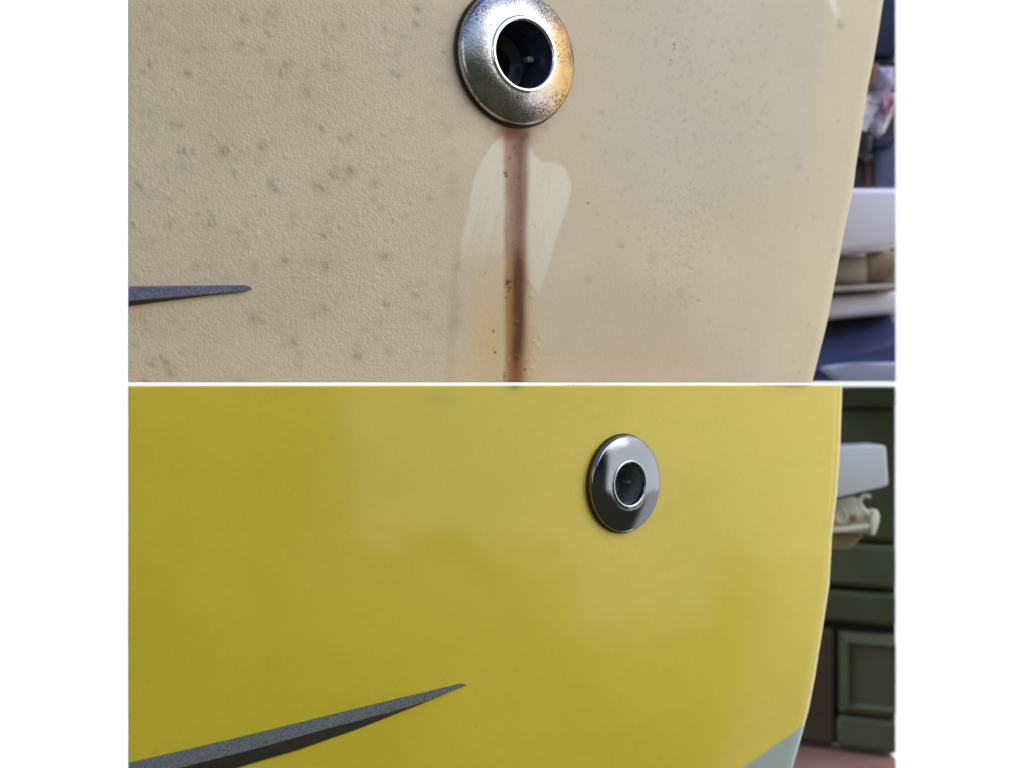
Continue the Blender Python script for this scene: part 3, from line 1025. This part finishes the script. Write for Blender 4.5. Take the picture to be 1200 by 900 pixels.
# raised field with a sloped border
bm = bmesh.new()
b0, b1 = 0.0, u_st - 0.002
zz0, zz1 = zp0 - 0.001, zp1 + 0.002
loops = [((b0, b1, zz1, zz0), -0.012), ((b0, b1, zz1, zz0), -0.002), ((b0, b1 - 0.006, zz1 + 0.004, zz0 - 0.006), 0.001), ((b0, b1 - 0.008, zz1 + 0.006, zz0 - 0.008), -0.003)]
R_ = []
for (ua, ub, za, zb), f in loops:
    R_.append([bm.verts.new(FR @ Vector(p)) for p in ((ua, f, za), (ub, f, za), (ub, f, zb), (ua, f, zb))])
for a, b in zip(R_[:-1], R_[1:]):
    for i in range(4):
        bm.faces.new((a[i], a[(i + 1) % 4], b[(i + 1) % 4], b[i]))
bm.faces.new(R_[-1]); bm.faces.new(R_[0])
obj_bm('raised_panel', bm, M_door2, door)

# strip of reddish paving
zg = zrow(889)
bm = bmesh.new()
pts = [P(R0, 900, D_R - 0.05)]
gx = org.x
bm2 = [(-0.10, D_R - DC + 0.25), (-0.10, 0.28), (gx * 0.86, 0.28), (gx, D_R - DC + 0.0), (gx, D_R - DC + 0.25)]
top_ = [bm.verts.new((a, b, zg)) for a, b in bm2]
bot_ = [bm.verts.new((a, b, zg - 0.03)) for a, b in bm2]
bm.faces.new(top_); bm.faces.new(bot_[::-1])
for i in range(5):
    bm.faces.new((top_[i], bot_[i], bot_[(i + 1) % 5], top_[(i + 1) % 5]))
g = obj_bm('ground', bm, M_ground)
g['kind'] = 'structure'

# platform end and bracket that stick out past the hull corner
o = tag(prism('swim_platform', [(930, 528), (983, 524), (1034, 521.5), (1038, 524), (1041, 568), (1036, 570), (979, 583), (930, 594)], 1.26, 0.05, M_platform, None, 0.0022, 4),
        'pale blue-white swim platform end sticking out past the yellow hull', 'platform')
br = empty('platform_bracket', P(1000, 640, 1.28), 'white cast bracket with curled hook under the swim platform', 'bracket')
prism('bracket_plate', [(930, 592), (975, 588), (1004, 583), (1006, 590), (1010, 598), (1018, 606), (1022, 618), (1020, 624), (930, 624)], 1.285, 0.012, M_cast, br, 0.001)


def tube(name, pts, r, mat, parent, seg=12, caps=True):
    bm = bmesh.new()
    rings = []
    n = len(pts)
    for i, p in enumerate(pts):
        t = (pts[min(i + 1, n - 1)] - pts[max(i - 1, 0)]).normalized()
        a = t.cross(Vector((0, 1, 0))).normalized(); b = t.cross(a)
        rings.append([bm.verts.new(p + (a * math.cos(2 * math.pi * k / seg) + b * math.sin(2 * math.pi * k / seg)) * r) for k in range(seg)])
    for p, q in zip(rings[:-1], rings[1:]):
        for k in range(seg):
            bm.faces.new((p[k], p[(k + 1) % seg], q[(k + 1) % seg], q[k]))
    bm.faces.new(rings[0]); bm.faces.new(rings[-1])
    return obj_bm(name, bm, mat, parent, True, 50)


def smooth_path(ctrl, d, n=8):
    out = []
    c = [ctrl[0]] + list(ctrl) + [ctrl[-1]]
    for i in range(1, len(c) - 2):
        for s in range(n):
            t = s / n
            p = []
            for k in (0, 1):
                p0, p1, p2, p3 = c[i - 1][k], c[i][k], c[i + 1][k], c[i + 2][k]
                p.append(0.5 * (2 * p1 + (p2 - p0) * t + (2 * p0 - 5 * p1 + 4 * p2 - p3) * t * t + (3 * p1 - p0 - 3 * p2 + p3) * t ** 3))
            out.append(P(p[0], p[1], d))
    out.append(P(ctrl[-1][0], ctrl[-1][1], d))
    return out


tube('hook', smooth_path([(1020, 582), (1013, 581), (1008, 585), (1008, 592), (1014, 599), (1020, 606), (1023, 616)], 1.278), 0.0011, M_cast, br)
tube('lower_flange', smooth_path([(960, 622), (990, 620), (1012, 617), (1022, 616)], 1.278), 0.0015, M_cast, br)
prism('end_cheek', [(1021, 598), (1028, 597), (1031, 604), (1030, 614), (1025, 627), (1021, 628), (1020, 618), (1023, 610)], 1.276, 0.014, M_cast, br, 0.0014)
prism('lower_web', [(940, 626), (1012, 625), (1006, 634), (996, 643), (940, 644)], 1.29, 0.008, M_castdark, br, 0.0012)
c0 = P(985, 605, 1.282)
Mb = Matrix.Translation(c0) @ Matrix.Rotation(math.radians(90), 4, 'X')
lathe('pivot_boss', [(0.0042, -0.002), (0.0042, 0.001), (0.0036, 0.0018), (0.0028, 0.0018), (0.0026, 0.0008)], Mb, M_cast, br, seg=40)
c1 = P(1000, 607, 1.282)
Mb = Matrix.Translation(c1) @ Matrix.Rotation(math.radians(90), 4, 'X')
lathe('bolt', [(0.0022, -0.001), (0.0022, 0.0012), (0.0016, 0.0016), (0.0008, 0.0017)], Mb, M_castdark, br, seg=6)
